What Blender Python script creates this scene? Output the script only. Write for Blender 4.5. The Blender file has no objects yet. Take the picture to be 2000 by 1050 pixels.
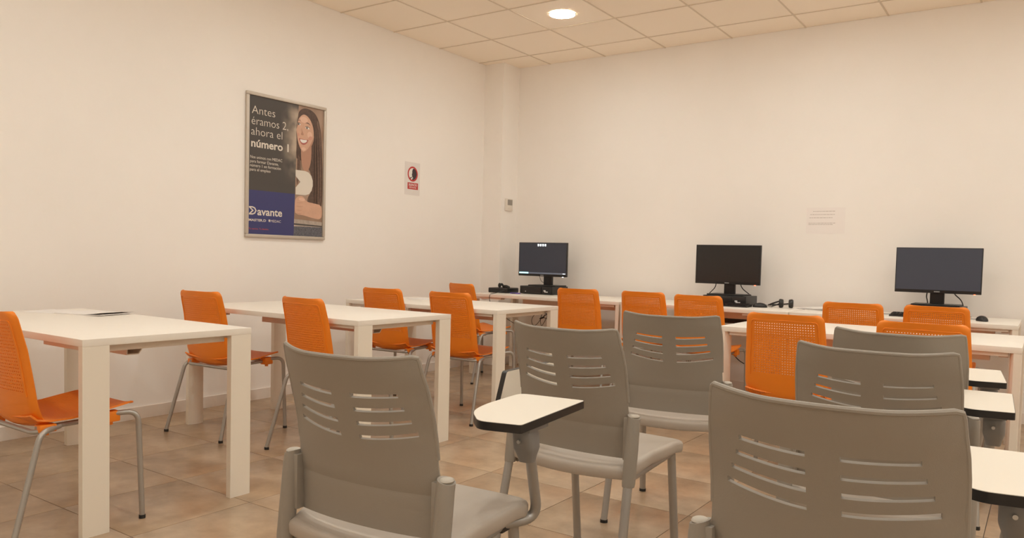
import bpy, bmesh, math, random
from mathutils import Vector, Matrix
random.seed(4)
R = math.radians
scene = bpy.context.scene
COL = scene.collection

# ------------------------------------------------------------------ camera
cam_d = bpy.data.cameras.new('camera')
cam = bpy.data.objects.new('camera', cam_d)
COL.objects.link(cam)
YAW, PITCH, ROLL = -0.6060, -0.04546, 0.02507
fw = Vector((math.sin(YAW)*math.cos(PITCH), math.cos(YAW)*math.cos(PITCH), math.sin(PITCH)))
rt = fw.cross(Vector((0, 0, 1))).normalized()
up = rt.cross(fw)
r2 = rt*math.cos(ROLL) + up*math.sin(ROLL)
u2 = -rt*math.sin(ROLL) + up*math.cos(ROLL)
m = Matrix((r2, u2, -fw)).transposed().to_4x4()
m.translation = (4.6592, -6.4365, 1.0735)
cam.matrix_world = m
cam_d.sensor_fit = 'HORIZONTAL'
cam_d.sensor_width = 36
cam_d.lens = 1506.05*36/2000
cam_d.shift_y = (570.24-525)/2000
cam_d.clip_start = 0.05
scene.camera = cam

# ------------------------------------------------------------------ light and exposure
world = bpy.data.worlds.new('world')
scene.world = world
world.use_nodes = True
world.node_tree.nodes['Background'].inputs[0].default_value = (1, .85, .68, 1)
world.node_tree.nodes['Background'].inputs[1].default_value = 0.0
vs = scene.view_settings
vs.view_transform = 'Standard'
vs.look = 'None'
vs.gamma = 1
vs.use_curve_mapping = False
vs.exposure = 1.38
scene.cycles.max_bounces = 16
scene.cycles.diffuse_bounces = 12
LAMP_POWER = 40.0          # emission strength of each recessed ceiling lamp
LAMP_COLOR = (0.98, 1.0, 0.94)

# ------------------------------------------------------------------ room measures
H = 2.957                   # ceiling height
GX, GY = 0.587, -0.372      # ceiling grid offsets
RX, RY = 7.6, -8.4          # right wall x, front wall y
DZ = 0.735                  # desk height

# ------------------------------------------------------------------ materials
def mat(name, color, rough=.5, metallic=0., coat=0., noise=0., nscale=8., bump=0., bscale=200., spec=.5,
        emit=None, estr=0., rand=0.):
    mt = bpy.data.materials.new(name)
    mt.use_nodes = True
    nt = mt.node_tree
    b = nt.nodes['Principled BSDF']
    b.inputs['Base Color'].default_value = (*color, 1)
    b.inputs['Roughness'].default_value = rough
    b.inputs['Metallic'].default_value = metallic
    b.inputs['Specular IOR Level'].default_value = spec
    b.inputs['Coat Weight'].default_value = coat
    b.inputs['Coat Roughness'].default_value = .15
    if emit:
        b.inputs['Emission Color'].default_value = (*emit, 1)
        b.inputs['Emission Strength'].default_value = estr
    tc = None
    if noise or bump or rand:
        tc = nt.nodes.new('ShaderNodeNewGeometry')
    if noise or rand:
        hsv = nt.nodes.new('ShaderNodeHueSaturation')
        hsv.inputs['Color'].default_value = (*color, 1)
        val = None
        if noise:
            n = nt.nodes.new('ShaderNodeTexNoise')
            n.inputs['Scale'].default_value = nscale
            n.inputs['Detail'].default_value = 8
            n.inputs['Roughness'].default_value = .62
            nt.links.new(tc.outputs['Position'], n.inputs['Vector'])
            mr = nt.nodes.new('ShaderNodeMapRange')
            mr.inputs['From Min'].default_value = .3
            mr.inputs['From Max'].default_value = .7
            mr.inputs['To Min'].default_value = 1-noise
            mr.inputs['To Max'].default_value = 1+noise
            nt.links.new(n.outputs['Fac'], mr.inputs['Value'])
            val = mr.outputs['Result']
        if rand:
            oi = nt.nodes.new('ShaderNodeObjectInfo')
            mr2 = nt.nodes.new('ShaderNodeMapRange')
            mr2.inputs['To Min'].default_value = 1-rand
            mr2.inputs['To Max'].default_value = 1+rand
            nt.links.new(oi.outputs['Random'], mr2.inputs['Value'])
            if val:
                mu = nt.nodes.new('ShaderNodeMath')
                mu.operation = 'MULTIPLY'
                nt.links.new(val, mu.inputs[0])
                nt.links.new(mr2.outputs['Result'], mu.inputs[1])
                val = mu.outputs[0]
            else:
                val = mr2.outputs['Result']
        nt.links.new(val, hsv.inputs['Value'])
        nt.links.new(hsv.outputs['Color'], b.inputs['Base Color'])
    if bump:
        n2 = nt.nodes.new('ShaderNodeTexNoise')
        n2.inputs['Scale'].default_value = bscale
        n2.inputs['Detail'].default_value = 3
        nt.links.new(tc.outputs['Position'], n2.inputs['Vector'])
        bp = nt.nodes.new('ShaderNodeBump')
        bp.inputs['Strength'].default_value = bump
        bp.inputs['Distance'].default_value = .002
        nt.links.new(n2.outputs['Fac'], bp.inputs['Height'])
        nt.links.new(bp.outputs['Normal'], b.inputs['Normal'])
    return mt

M = dict(
    wall=mat('wall_paint', (.89, .86, .825), .75, bump=.12, bscale=60, noise=.012, nscale=2),
    baseboard=mat('baseboard_paint', (.82, .765, .71), .45),
    floor=mat('porcelain_tile', (.43, .316, .21), .27, noise=.19, nscale=6.0, bump=.05, bscale=30, rand=.07),
    grout=mat('grout', (.12, .095, .075), .8),
    ceil=mat('ceiling_tile', (.98, .89, .765), .9, bump=.35, bscale=260, rand=.012),
    ceilbar=mat('ceiling_bar', (.72, .63, .51), .6),
    plenum=mat('plenum', (.25, .2, .15), .9),
    lamp=mat('lamp_diffuser', (1, 1, 1), .5, emit=LAMP_COLOR, estr=LAMP_POWER),
    lampring=mat('lamp_ring', (.9, .88, .84), .4),
    desk=mat('white_laminate', (.83, .785, .715), .38, noise=.01, nscale=20),
    deskleg=mat('white_leg', (.82, .765, .67), .42),
    deskmetal=mat('desk_metal', (.74, .66, .58), .45),
    orange=mat('orange_plastic', (.87, .24, .012), .42, bump=.08, bscale=500),
    steel=mat('grey_steel_tube', (.42, .40, .37), .38, metallic=.55),
    rubber=mat('black_rubber', (.02, .018, .016), .7),
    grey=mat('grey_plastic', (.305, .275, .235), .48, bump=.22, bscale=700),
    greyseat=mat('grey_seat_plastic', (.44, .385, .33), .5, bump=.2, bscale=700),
    greycap=mat('grey_cap', (.46, .42, .36), .4),
    silver=mat('silver_tube', (.40, .385, .365), .36, metallic=.5),
    hinge=mat('hinge_grey', (.25, .245, .24), .45, metallic=.3),
    bolt=mat('bolt_steel', (.7, .69, .67), .3, metallic=.8),
    tablet=mat('tablet_laminate', (.80, .75, .66), .4),
    black=mat('black_plastic', (.014, .013, .013), .4),
    blackedge=mat('black_edge', (.016, .014, .013), .35),
    screen=mat('screen_off', (.012, .011, .012), .22, spec=.6),
    screenon=mat('screen_on', (.012, .012, .015), .25, emit=(.22, .23, .30), estr=.035),
    screenreflect=mat('screen_reflection_glow', (.025, .026, .03), .3, emit=(.42, .46, .62), estr=.022),  # bluish reflection on a switched-off screen, painted in as a faint glow
    screenui=mat('screen_ui', (.5, .5, .5), .5, emit=(.85, .95, 1.0), estr=.75),
    screenbar=mat('screen_bar', (.05, .05, .06), .5, emit=(.25, .27, .32), estr=.15),
    screenglow=mat('screen_search', (.3, .5, .5), .5, emit=(.35, .85, .95), estr=.8),
    led=mat('red_led', (.8, .05, .02), .4, emit=(1, .12, .05), estr=2.5),
    ledw=mat('white_led', (.8, .8, .9), .4, emit=(.9, .95, 1), estr=1.6),
    logo=mat('grey_mark', (.3, .3, .3), .5),
    sticker=mat('sticker', (.62, .62, .62), .5),
    purple=mat('purple_plastic', (.16, .10, .42), .5),
    paper=mat('paper', (.80, .77, .75), .7),
    paperink=mat('paper_ink', (.55, .49, .46), .8),
    notice=mat('notice_paper', (.87, .825, .80), .7),
    laminate=mat('laminated_sheet', (.77, .73, .705), .5),
    red=mat('sign_red', (.50, .03, .03), .5),
    signink=mat('sign_ink', (.035, .02, .03), .5),
    white=mat('white_print', (.80, .78, .74), .5),
    thermo=mat('thermostat_white', (.76, .71, .64), .45),
    lcd=mat('thermostat_lcd', (.30, .28, .25), .3),
    alu=mat('frame_aluminium', (.56, .50, .43), .4, metallic=.35),
    pdark=mat('print_charcoal', (.058, .050, .048), .3, coat=.4),
    pblue=mat('print_navy', (.030, .034, .15), .35, coat=.3),
    pcream=mat('print_cream', (.72, .66, .58), .5),
    pred=mat('print_red', (.42, .06, .06), .5),
    hair=mat('print_hair', (.085, .045, .03), .4, noise=.35, nscale=60, coat=.3),
    hairlight=mat('print_hair_light', (.17, .10, .07), .4, noise=.3, nscale=70, coat=.3),
    skin=mat('print_skin', (.63, .38, .27), .45, noise=.06, nscale=15),
    skinlight=mat('print_skin_light', (.74, .49, .37), .45),
    blush=mat('print_blush', (.62, .32, .235), .45),
    hairdark=mat('print_hair_dark', (.045, .024, .018), .4),
    skinshade=mat('print_skin_shade', (.46, .25, .17), .45),
    lips=mat('print_lips', (.42, .13, .11), .45),
    denim=mat('print_denim', (.11, .11, .13), .5, noise=.6, nscale=90),
    ptable=mat('print_table', (.42, .35, .30), .5, noise=.2, nscale=30),
)

def photo_mat():
    """the printed photograph's blurred background: soft beige-grey patches"""
    mt = bpy.data.materials.new('print_photo')
    mt.use_nodes = True
    nt = mt.node_tree
    b = nt.nodes['Principled BSDF']
    b.inputs['Roughness'].default_value = .35
    g = nt.nodes.new('ShaderNodeNewGeometry')
    n = nt.nodes.new('ShaderNodeTexNoise')
    n.inputs['Scale'].default_value = 5
    n.inputs['Detail'].default_value = 1
    nt.links.new(g.outputs['Position'], n.inputs['Vector'])
    cr = nt.nodes.new('ShaderNodeValToRGB')
    cr.color_ramp.elements[0].position = .35
    cr.color_ramp.elements[0].color = (.30, .19, .13, 1)
    cr.color_ramp.elements[1].position = .65
    cr.color_ramp.elements[1].color = (.42, .29, .215, 1)
    nt.links.new(n.outputs['Fac'], cr.inputs['Fac'])
    nt.links.new(cr.outputs['Color'], b.inputs['Base Color'])
    return mt
M['photo'] = photo_mat()

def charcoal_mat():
    """charcoal print that fades to soft beige blotches at its right side (flat print)"""
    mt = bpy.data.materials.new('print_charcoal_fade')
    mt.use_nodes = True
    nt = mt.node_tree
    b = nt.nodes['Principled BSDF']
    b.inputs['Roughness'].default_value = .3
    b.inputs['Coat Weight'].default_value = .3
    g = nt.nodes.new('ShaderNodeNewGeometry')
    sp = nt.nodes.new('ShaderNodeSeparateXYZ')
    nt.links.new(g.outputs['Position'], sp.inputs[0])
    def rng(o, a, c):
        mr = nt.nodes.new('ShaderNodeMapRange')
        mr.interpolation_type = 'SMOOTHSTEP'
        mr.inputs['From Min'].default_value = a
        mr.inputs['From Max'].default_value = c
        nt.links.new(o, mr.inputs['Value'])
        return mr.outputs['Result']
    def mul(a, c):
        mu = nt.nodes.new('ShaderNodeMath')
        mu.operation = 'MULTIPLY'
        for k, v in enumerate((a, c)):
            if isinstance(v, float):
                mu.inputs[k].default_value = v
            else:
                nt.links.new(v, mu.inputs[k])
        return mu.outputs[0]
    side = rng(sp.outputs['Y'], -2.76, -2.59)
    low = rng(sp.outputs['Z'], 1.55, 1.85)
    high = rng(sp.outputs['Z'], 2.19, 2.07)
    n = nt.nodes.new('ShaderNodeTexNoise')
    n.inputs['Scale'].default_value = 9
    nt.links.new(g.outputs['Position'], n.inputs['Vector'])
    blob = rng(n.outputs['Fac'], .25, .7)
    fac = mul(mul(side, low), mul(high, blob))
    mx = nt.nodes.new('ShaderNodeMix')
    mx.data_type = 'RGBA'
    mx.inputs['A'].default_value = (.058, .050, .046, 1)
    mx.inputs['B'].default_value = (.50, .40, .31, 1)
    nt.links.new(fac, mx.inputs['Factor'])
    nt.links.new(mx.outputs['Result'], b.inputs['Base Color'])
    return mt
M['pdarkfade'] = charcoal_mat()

def rib_mat():
    """orange seat with fine ribs running front to back"""
    mt = mat('orange_ribbed', (.85, .225, .012), .45)
    nt = mt.node_tree
    tc = nt.nodes.new('ShaderNodeTexCoord')
    w = nt.nodes.new('ShaderNodeTexWave')
    w.inputs['Scale'].default_value = 28
    w.bands_direction = 'X'
    nt.links.new(tc.outputs['Object'], w.inputs['Vector'])
    bp = nt.nodes.new('ShaderNodeBump')
    bp.inputs['Strength'].default_value = .5
    bp.inputs['Distance'].default_value = .003
    nt.links.new(w.outputs['Fac'], bp.inputs['Height'])
    nt.links.new(bp.outputs['Normal'], nt.nodes['Principled BSDF'].inputs['Normal'])
    return mt
M['orangerib'] = rib_mat()

# ------------------------------------------------------------------ mesh helpers
class MB:
    """collects shapes, links them as ONE mesh object"""
    def __init__(s):
        s.v = []
        s.f = []
    def add(s, vs, fs):
        o = len(s.v)
        s.v += [tuple(v) for v in vs]
        s.f += [tuple(i+o for i in f) for f in fs]
        return s
    def box(s, x0, x1, y0, y1, z0, z1, bev=0.):
        if bev:
            bm = bmesh.new()
            bmesh.ops.create_cube(bm, size=1)
            bmesh.ops.scale(bm, vec=(x1-x0, y1-y0, z1-z0), verts=bm.verts)
            bmesh.ops.translate(bm, vec=((x0+x1)/2, (y0+y1)/2, (z0+z1)/2), verts=bm.verts)
            bmesh.ops.bevel(bm, geom=bm.edges[:], offset=bev, segments=2, affect='EDGES', profile=.6)
            bm.verts.index_update()
            s.add([v.co[:] for v in bm.verts], [[v.index for v in f.verts] for f in bm.faces])
            bm.free()
            return s
        vs = [(x, y, z) for z in (z0, z1) for y in (y0, y1) for x in (x0, x1)]
        return s.add(vs, [(0, 2, 3, 1), (4, 5, 7, 6), (0, 1, 5, 4), (2, 6, 7, 3), (0, 4, 6, 2), (1, 3, 7, 5)])
    def prism(s, poly, z0, z1):
        n = len(poly)
        vs = [(x, y, z0) for x, y in poly]+[(x, y, z1) for x, y in poly]
        fs = [tuple(range(n-1, -1, -1)), tuple(range(n, 2*n))]
        fs += [(i, (i+1) % n, n+(i+1) % n, n+i) for i in range(n)]
        return s.add(vs, fs)
    def loft(s, rings, cap0=True, cap1=True):
        n = len(rings[0])
        vs = [v for r in rings for v in r]
        fs = []
        for k in range(len(rings)-1):
            for i in range(n):
                j = (i+1) % n
                fs.append((k*n+i, k*n+j, (k+1)*n+j, (k+1)*n+i))
        if cap0:
            fs.append(tuple(range(n-1, -1, -1)))
        if cap1:
            fs.append(tuple(range((len(rings)-1)*n, len(rings)*n)))
        return s.add(vs, fs)
    def tube(s, pts, r, n=10, r2=None):
        """sweep a circle along a polyline (parallel-transport frame)"""
        P = [Vector(p) for p in pts]
        T = []
        for i in range(len(P)):
            a = P[max(i-1, 0)]
            b = P[min(i+1, len(P)-1)]
            T.append((b-a).normalized())
        ref = Vector((0, 0, 1)) if abs(T[0].z) < .9 else Vector((1, 0, 0))
        u = T[0].cross(ref).normalized()
        rings = []
        for i in range(len(P)):
            if i:
                u = (u-T[i]*u.dot(T[i])).normalized()
            w = T[i].cross(u)
            rr = r if r2 is None else r+(r2-r)*i/(len(P)-1)
            rings.append([P[i]+(u*math.cos(2*math.pi*k/n)+w*math.sin(2*math.pi*k/n))*rr for k in range(n)])
        return s.loft(rings)
    def solidify(s, th):
        """give an open, consistently wound surface a thickness, with real rims"""
        N = [Vector((0, 0, 0)) for _ in s.v]
        P = [Vector(v) for v in s.v]
        cnt = {}
        for f in s.f:
            nn = (P[f[1]]-P[f[0]]).cross(P[f[2]]-P[f[0]])
            for i in f:
                N[i] += nn
            for a, b in zip(f, f[1:]+f[:1]):
                cnt[(a, b)] = 1
        n = len(P)
        for i in range(n):
            if N[i].length > 0:
                N[i].normalize()
        top = [tuple(p+q*th/2) for p, q in zip(P, N)]
        bot = [tuple(p-q*th/2) for p, q in zip(P, N)]
        fs = list(s.f)+[tuple(i+n for i in reversed(f)) for f in s.f]
        for (a, b) in cnt:
            if (b, a) not in cnt:
                fs.append((b, a, a+n, b+n))
        s.v, s.f = top+bot, fs
        return s
    def disc(s, c, r, h, n=20, axis='z'):
        ring = [(math.cos(2*math.pi*k/n)*r, math.sin(2*math.pi*k/n)*r) for k in range(n)]
        def put(a, b, t):
            if axis == 'z':
                return (c[0]+a, c[1]+b, c[2]+t)
            if axis == 'y':
                return (c[0]+a, c[1]+t, c[2]+b)
            return (c[0]+t, c[1]+a, c[2]+b)
        return s.loft([[put(a, b, 0) for a, b in ring], [put(a, b, h) for a, b in ring]])
    def ball(s, c, rx, ry, rz, n=14, m=8, zmin=-1.):
        rings = []
        for k in range(m+1):
            t = -math.pi/2+math.pi*k/m
            zz = max(math.sin(t), zmin)
            q = max(math.cos(t), .02)
            rings.append([(c[0]+rx*q*math.cos(2*math.pi*i/n), c[1]+ry*q*math.sin(2*math.pi*i/n), c[2]+rz*zz) for i in range(n)])
        return s.loft(rings)
    def mesh(s, name, material, smooth=38):
        me = bpy.data.meshes.new(name)
        me.from_pydata(s.v, [], s.f)
        bm = bmesh.new()
        bm.from_mesh(me)
        bmesh.ops.recalc_face_normals(bm, faces=bm.faces)
        bm.to_mesh(me)
        bm.free()
        me.materials.append(M[material])
        if smooth:
            me.polygons.foreach_set('use_smooth', [True]*len(me.polygons))
            me.set_sharp_from_angle(angle=R(smooth))
        return me
    def build(s, name, material, parent=None, smooth=38):
        return link(name, s.mesh(name, material, smooth), parent)

def link(name, me, parent=None):
    o = bpy.data.objects.new(name, me)
    COL.objects.link(o)
    o.parent = parent
    return o

def arc(points, rad=.03, seg=5):
    """round the inner corners of a polyline"""
    P = [Vector(p) for p in points]
    out = [P[0]]
    for i in range(1, len(P)-1):
        a = (P[i-1]-P[i])
        b = (P[i+1]-P[i])
        d = min(rad, a.length*.48, b.length*.48)
        s = P[i]+a.normalized()*d
        e = P[i]+b.normalized()*d
        for k in range(seg+1):
            t = k/seg
            out.append(s*(1-t)**2+P[i]*2*t*(1-t)+e*t*t)
    out.append(P[-1])
    return out

def tag(o, label=None, cat=None, group=None, kind=None):
    if label:
        o['label'] = label
    if cat:
        o['category'] = cat
    if group:
        o['group'] = group
    if kind:
        o['kind'] = kind
    return o

def thing(name, label, cat, loc=(0, 0, 0), rz=0., group=None):
    o = bpy.data.objects.new(name, None)
    COL.objects.link(o)
    o.empty_display_size = .1
    o.location = loc
    o.rotation_euler = (0, 0, rz)
    return tag(o, label, cat, group)

def copy_tree(o, parent=None):
    c = o.copy()
    COL.objects.link(c)
    c.parent = parent
    for ch in list(o.children):
        copy_tree(ch, c)
    return c

# ------------------------------------------------------------------ the setting
def struct(name, mb, material, parent=None, smooth=0):
    o = mb.build(name, material, parent, smooth)
    if parent is None:
        tag(o, kind='structure')
    return o

struct('wall_left', MB().box(-.15, 0, RY-.15, .15, -.05, H+.12), 'wall')
struct('wall_back', MB().box(0, RX, 0, .15, -.05, H+.12), 'wall')
struct('wall_right', MB().box(RX, RX+.15, RY-.15, .15, -.05, H+.12), 'wall')
struct('wall_front', MB().box(0, RX, RY-.15, RY, -.05, H+.12), 'wall')
struct('wall_corner', MB().box(0, .228, -.272, 0, 0, H+.02), 'wall')
BH = .075
struct('baseboard_left', MB().box(0, .012, RY, -.272, 0, BH), 'baseboard')
struct('baseboard_corner', MB().box(.012, .240, -.284, -.272, 0, BH).box(.228, .240, -.272, 0, 0, BH), 'baseboard')
struct('baseboard_back', MB().box(.240, RX, -.012, 0, 0, BH), 'baseboard')
struct('baseboard_right', MB().box(RX-.012, RX, RY, -.012, 0, BH), 'baseboard')
struct('baseboard_front', MB().box(.012, RX-.012, RY, RY+.012, 0, BH), 'baseboard')

# floor of square porcelain tiles
floor = struct('floor', MB().box(0, RX, RY, 0, -.05, -.0022), 'grout')
TS = .5185
TX0, TY0 = 1.386, -4.392
def tile_mesh(w, d, name):
    return MB().box(-w/2, w/2, -d/2, d/2, -.012, 0, .0012).mesh(name, 'floor', 30)
tcache = {}
i0 = math.floor((0-TX0)/TS)
j0 = math.floor((RY-TY0)/TS)
for i in range(i0, i0+int(RX/TS)+3):
    for j in range(j0, j0+int(-RY/TS)+3):
        xa, xb = max(TX0+i*TS, 0), min(TX0+(i+1)*TS, RX)
        ya, yb = max(TY0+j*TS, RY), min(TY0+(j+1)*TS, 0)
        if xb-xa < .02 or yb-ya < .02:
            continue
        w, d = round(xb-xa-.003, 4), round(yb-ya-.003, 4)
        if (w, d) not in tcache:
            tcache[(w, d)] = tile_mesh(w, d, 'floor_tile')
        o = link('floor_tile', tcache[(w, d)], floor)
        o.location = ((xa+xb)/2, (ya+yb)/2, 0)

# suspended ceiling: slab, bars and tiles
ceiling = struct('ceiling', MB().box(0, RX, RY, 0, H+.05, H+.12), 'plenum')
ccache = {}
gi = range(-1, int(RX/.6)+1)
gj = range(-1, int(-RY/.6)+1)
for i in gi:
    for j in gj:
        xa, xb = max(GX+i*.6, 0), min(GX+(i+1)*.6, RX)
        yb, ya = min(GY-j*.6, 0), max(GY-(j+1)*.6, RY)
        if xb-xa < .02 or yb-ya < .02:
            continue
        w, d = round(xb-xa-.004, 4), round(yb-ya-.004, 4)
        if (w, d) not in ccache:
            ccache[(w, d)] = MB().box(-w/2, w/2, -d/2, d/2, 0, .015).mesh('ceiling_tile', 'ceil', 0)
        o = link('ceiling_tile', ccache[(w, d)], ceiling)
        o.location = ((xa+xb)/2, (ya+yb)/2, H+.003)
for i in range(0, int((RX-GX)/.6)+1):
    x = GX+i*.6
    MB().box(x-.006, x+.006, RY, 0, H-.001, H+.02).build('ceiling_bar', 'ceilbar', ceiling, 0)
for j in range(0, int((-RY+GY)/.6)+1):
    y = GY-j*.6
    MB().box(0, RX, y-.006, y+.006, H-.0012, H+.0195).build('ceiling_bar', 'ceilbar', ceiling, 0)

# recessed round ceiling lamps at tile centres
def make_lamp(x, y, label):
    t = thing('ceiling_lamp', label, 'ceiling lamp', (x, y, H), 0, 'recessed ceiling lamps')
    n = 32
    rings = []
    for r, z in ((.096, .002), (.106, -.001), (.106, -.004), (.101, -.0055), (.096, -.003)):
        rings.append([(r*math.cos(2*math.pi*k/n), r*math.sin(2*math.pi*k/n), z) for k in range(n)])
    MB().loft(rings, False, False).build('trim_ring', 'lampring', t)
    dome = [[(.097*q*math.cos(2*math.pi*k/n), .097*q*math.sin(2*math.pi*k/n), z) for k in range(n)] for q, z in ((1, .001), (1, -.0035), (.96, -.006), (.85, -.009), (.6, -.011), (.3, -.012), (.02, -.0122))]
    MB().loft(dome).build('diffuser', 'lamp', t)
    return t
LX = [GX+.6*1.5+1.8*k for k in range(4)]
LY = [GY-.6*1.5-1.8*k for k in range(4)]
for a, x in enumerate(LX):
    for b, y in enumerate(LY):
        if a == 0 and b == 0:
            make_lamp(x, y, 'round lit ceiling lamp in front of the wall corner pillar')
        else:
            make_lamp(x, y, 'round lit ceiling lamp further out over the classroom')

# ------------------------------------------------------------------ desks
def make_desk(x0, x1, y0, y1, label, tray=True):
    cx, cy = (x0+x1)/2, (y0+y1)/2
    t = thing('desk', label, 'desk', (cx, cy, 0), 0, 'white four-legged desks')
    a, b = (x1-x0)/2, (y1-y0)/2
    TH = .027
    MB().box(-a, a, -b, b, DZ-TH, DZ, .0015).build('desktop', 'desk', t)
    for sx in (-1, 1):
        for sy in (-1, 1):
            w = .1
            ya, yb = (b-w, b-.001) if sy > 0 else (-b+.001, -b+w)
            # flat outer face, bulging inner face
            poly = [(a-.001, ya), (a-.001, yb)]
            for k in range(9):
                q = k/8
                poly.append((a-.030-.016*math.sin(math.pi*q)**.8, yb+(ya-yb)*q))
            poly = [(sx*px, py) for px, py in poly]
            if sx < 0:
                poly.reverse()
            MB().prism(poly, 0, DZ-TH).build('leg', 'deskleg', t, 30)
            # steel fixing strip from the leg along the front or rear edge
            s0, s1 = a-.33, a-.05
            xa, xb = (s0, s1) if sx > 0 else (-s1, -s0)
            yy = sy*(b-.045)
            MB().box(xa, xb, yy-.03, yy+.03, DZ-TH-.018, DZ-TH, .002).build('fixing_strip', 'deskmetal', t)
    for sx in (-1, 1):
        xx = sx*(a-.07)
        MB().box(xx-.02, xx+.02, -b+.1, b-.1, DZ-TH-.03, DZ-TH, .002).build('end_rail', 'deskmetal', t)
    if tray:
        # folded steel cable tray under the top
        f0, f1 = -b+.235, -b+.33
        z0, z1 = DZ-TH-.062, DZ-TH
        prof = [(f0, z1), (f0, z0), (f1-.045, z0), (f1, z1), (f1-.004, z1), (f1-.047, z0+.004), (f0+.004, z0+.004), (f0+.004, z1)]
        xa, xb = -a+.42, a-.13
        n = len(prof)
        MB().loft([[(xa, y, z) for y, z in prof], [(xb, y, z) for y, z in prof]]).build('cable_tray', 'deskmetal', t, 0)
    return t

make_desk(.335, 1.80, -5.035, -4.312, 'white desk with a curled booklet lying on its top')
make_desk(.355, 1.84, -3.71, -2.98, 'white desk between the booklet desk and the desk with a lone sheet')
make_desk(.46, 1.825, -2.505, -1.765, 'white desk with a lone paper sheet, nearest row to the computers')
make_desk(.335, 1.843, -.862, -.12, 'white wall desk under the lit monitor beside the corner pillar')
make_desk(1.857, 3.168, -.862, -.12, 'white wall desk with the keyboard, mouse and headphones')
make_desk(3.178, 4.53, -.862, -.12, 'white wall desk under the monitor farthest from the corner pillar')
make_desk(3.235, 4.585, -2.43, -1.69, 'white desk standing free behind the grey tablet chairs', True)

# ------------------------------------------------------------------ orange perforated chair
def lerp_table(tab, x):
    for (a, va), (b, vb) in zip(tab, tab[1:]):
        if x <= b:
            t = (x-a)/(b-a)
            t = max(0, min(1, t))
            return va+(vb-va)*t
    return tab[-1][1]

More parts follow.
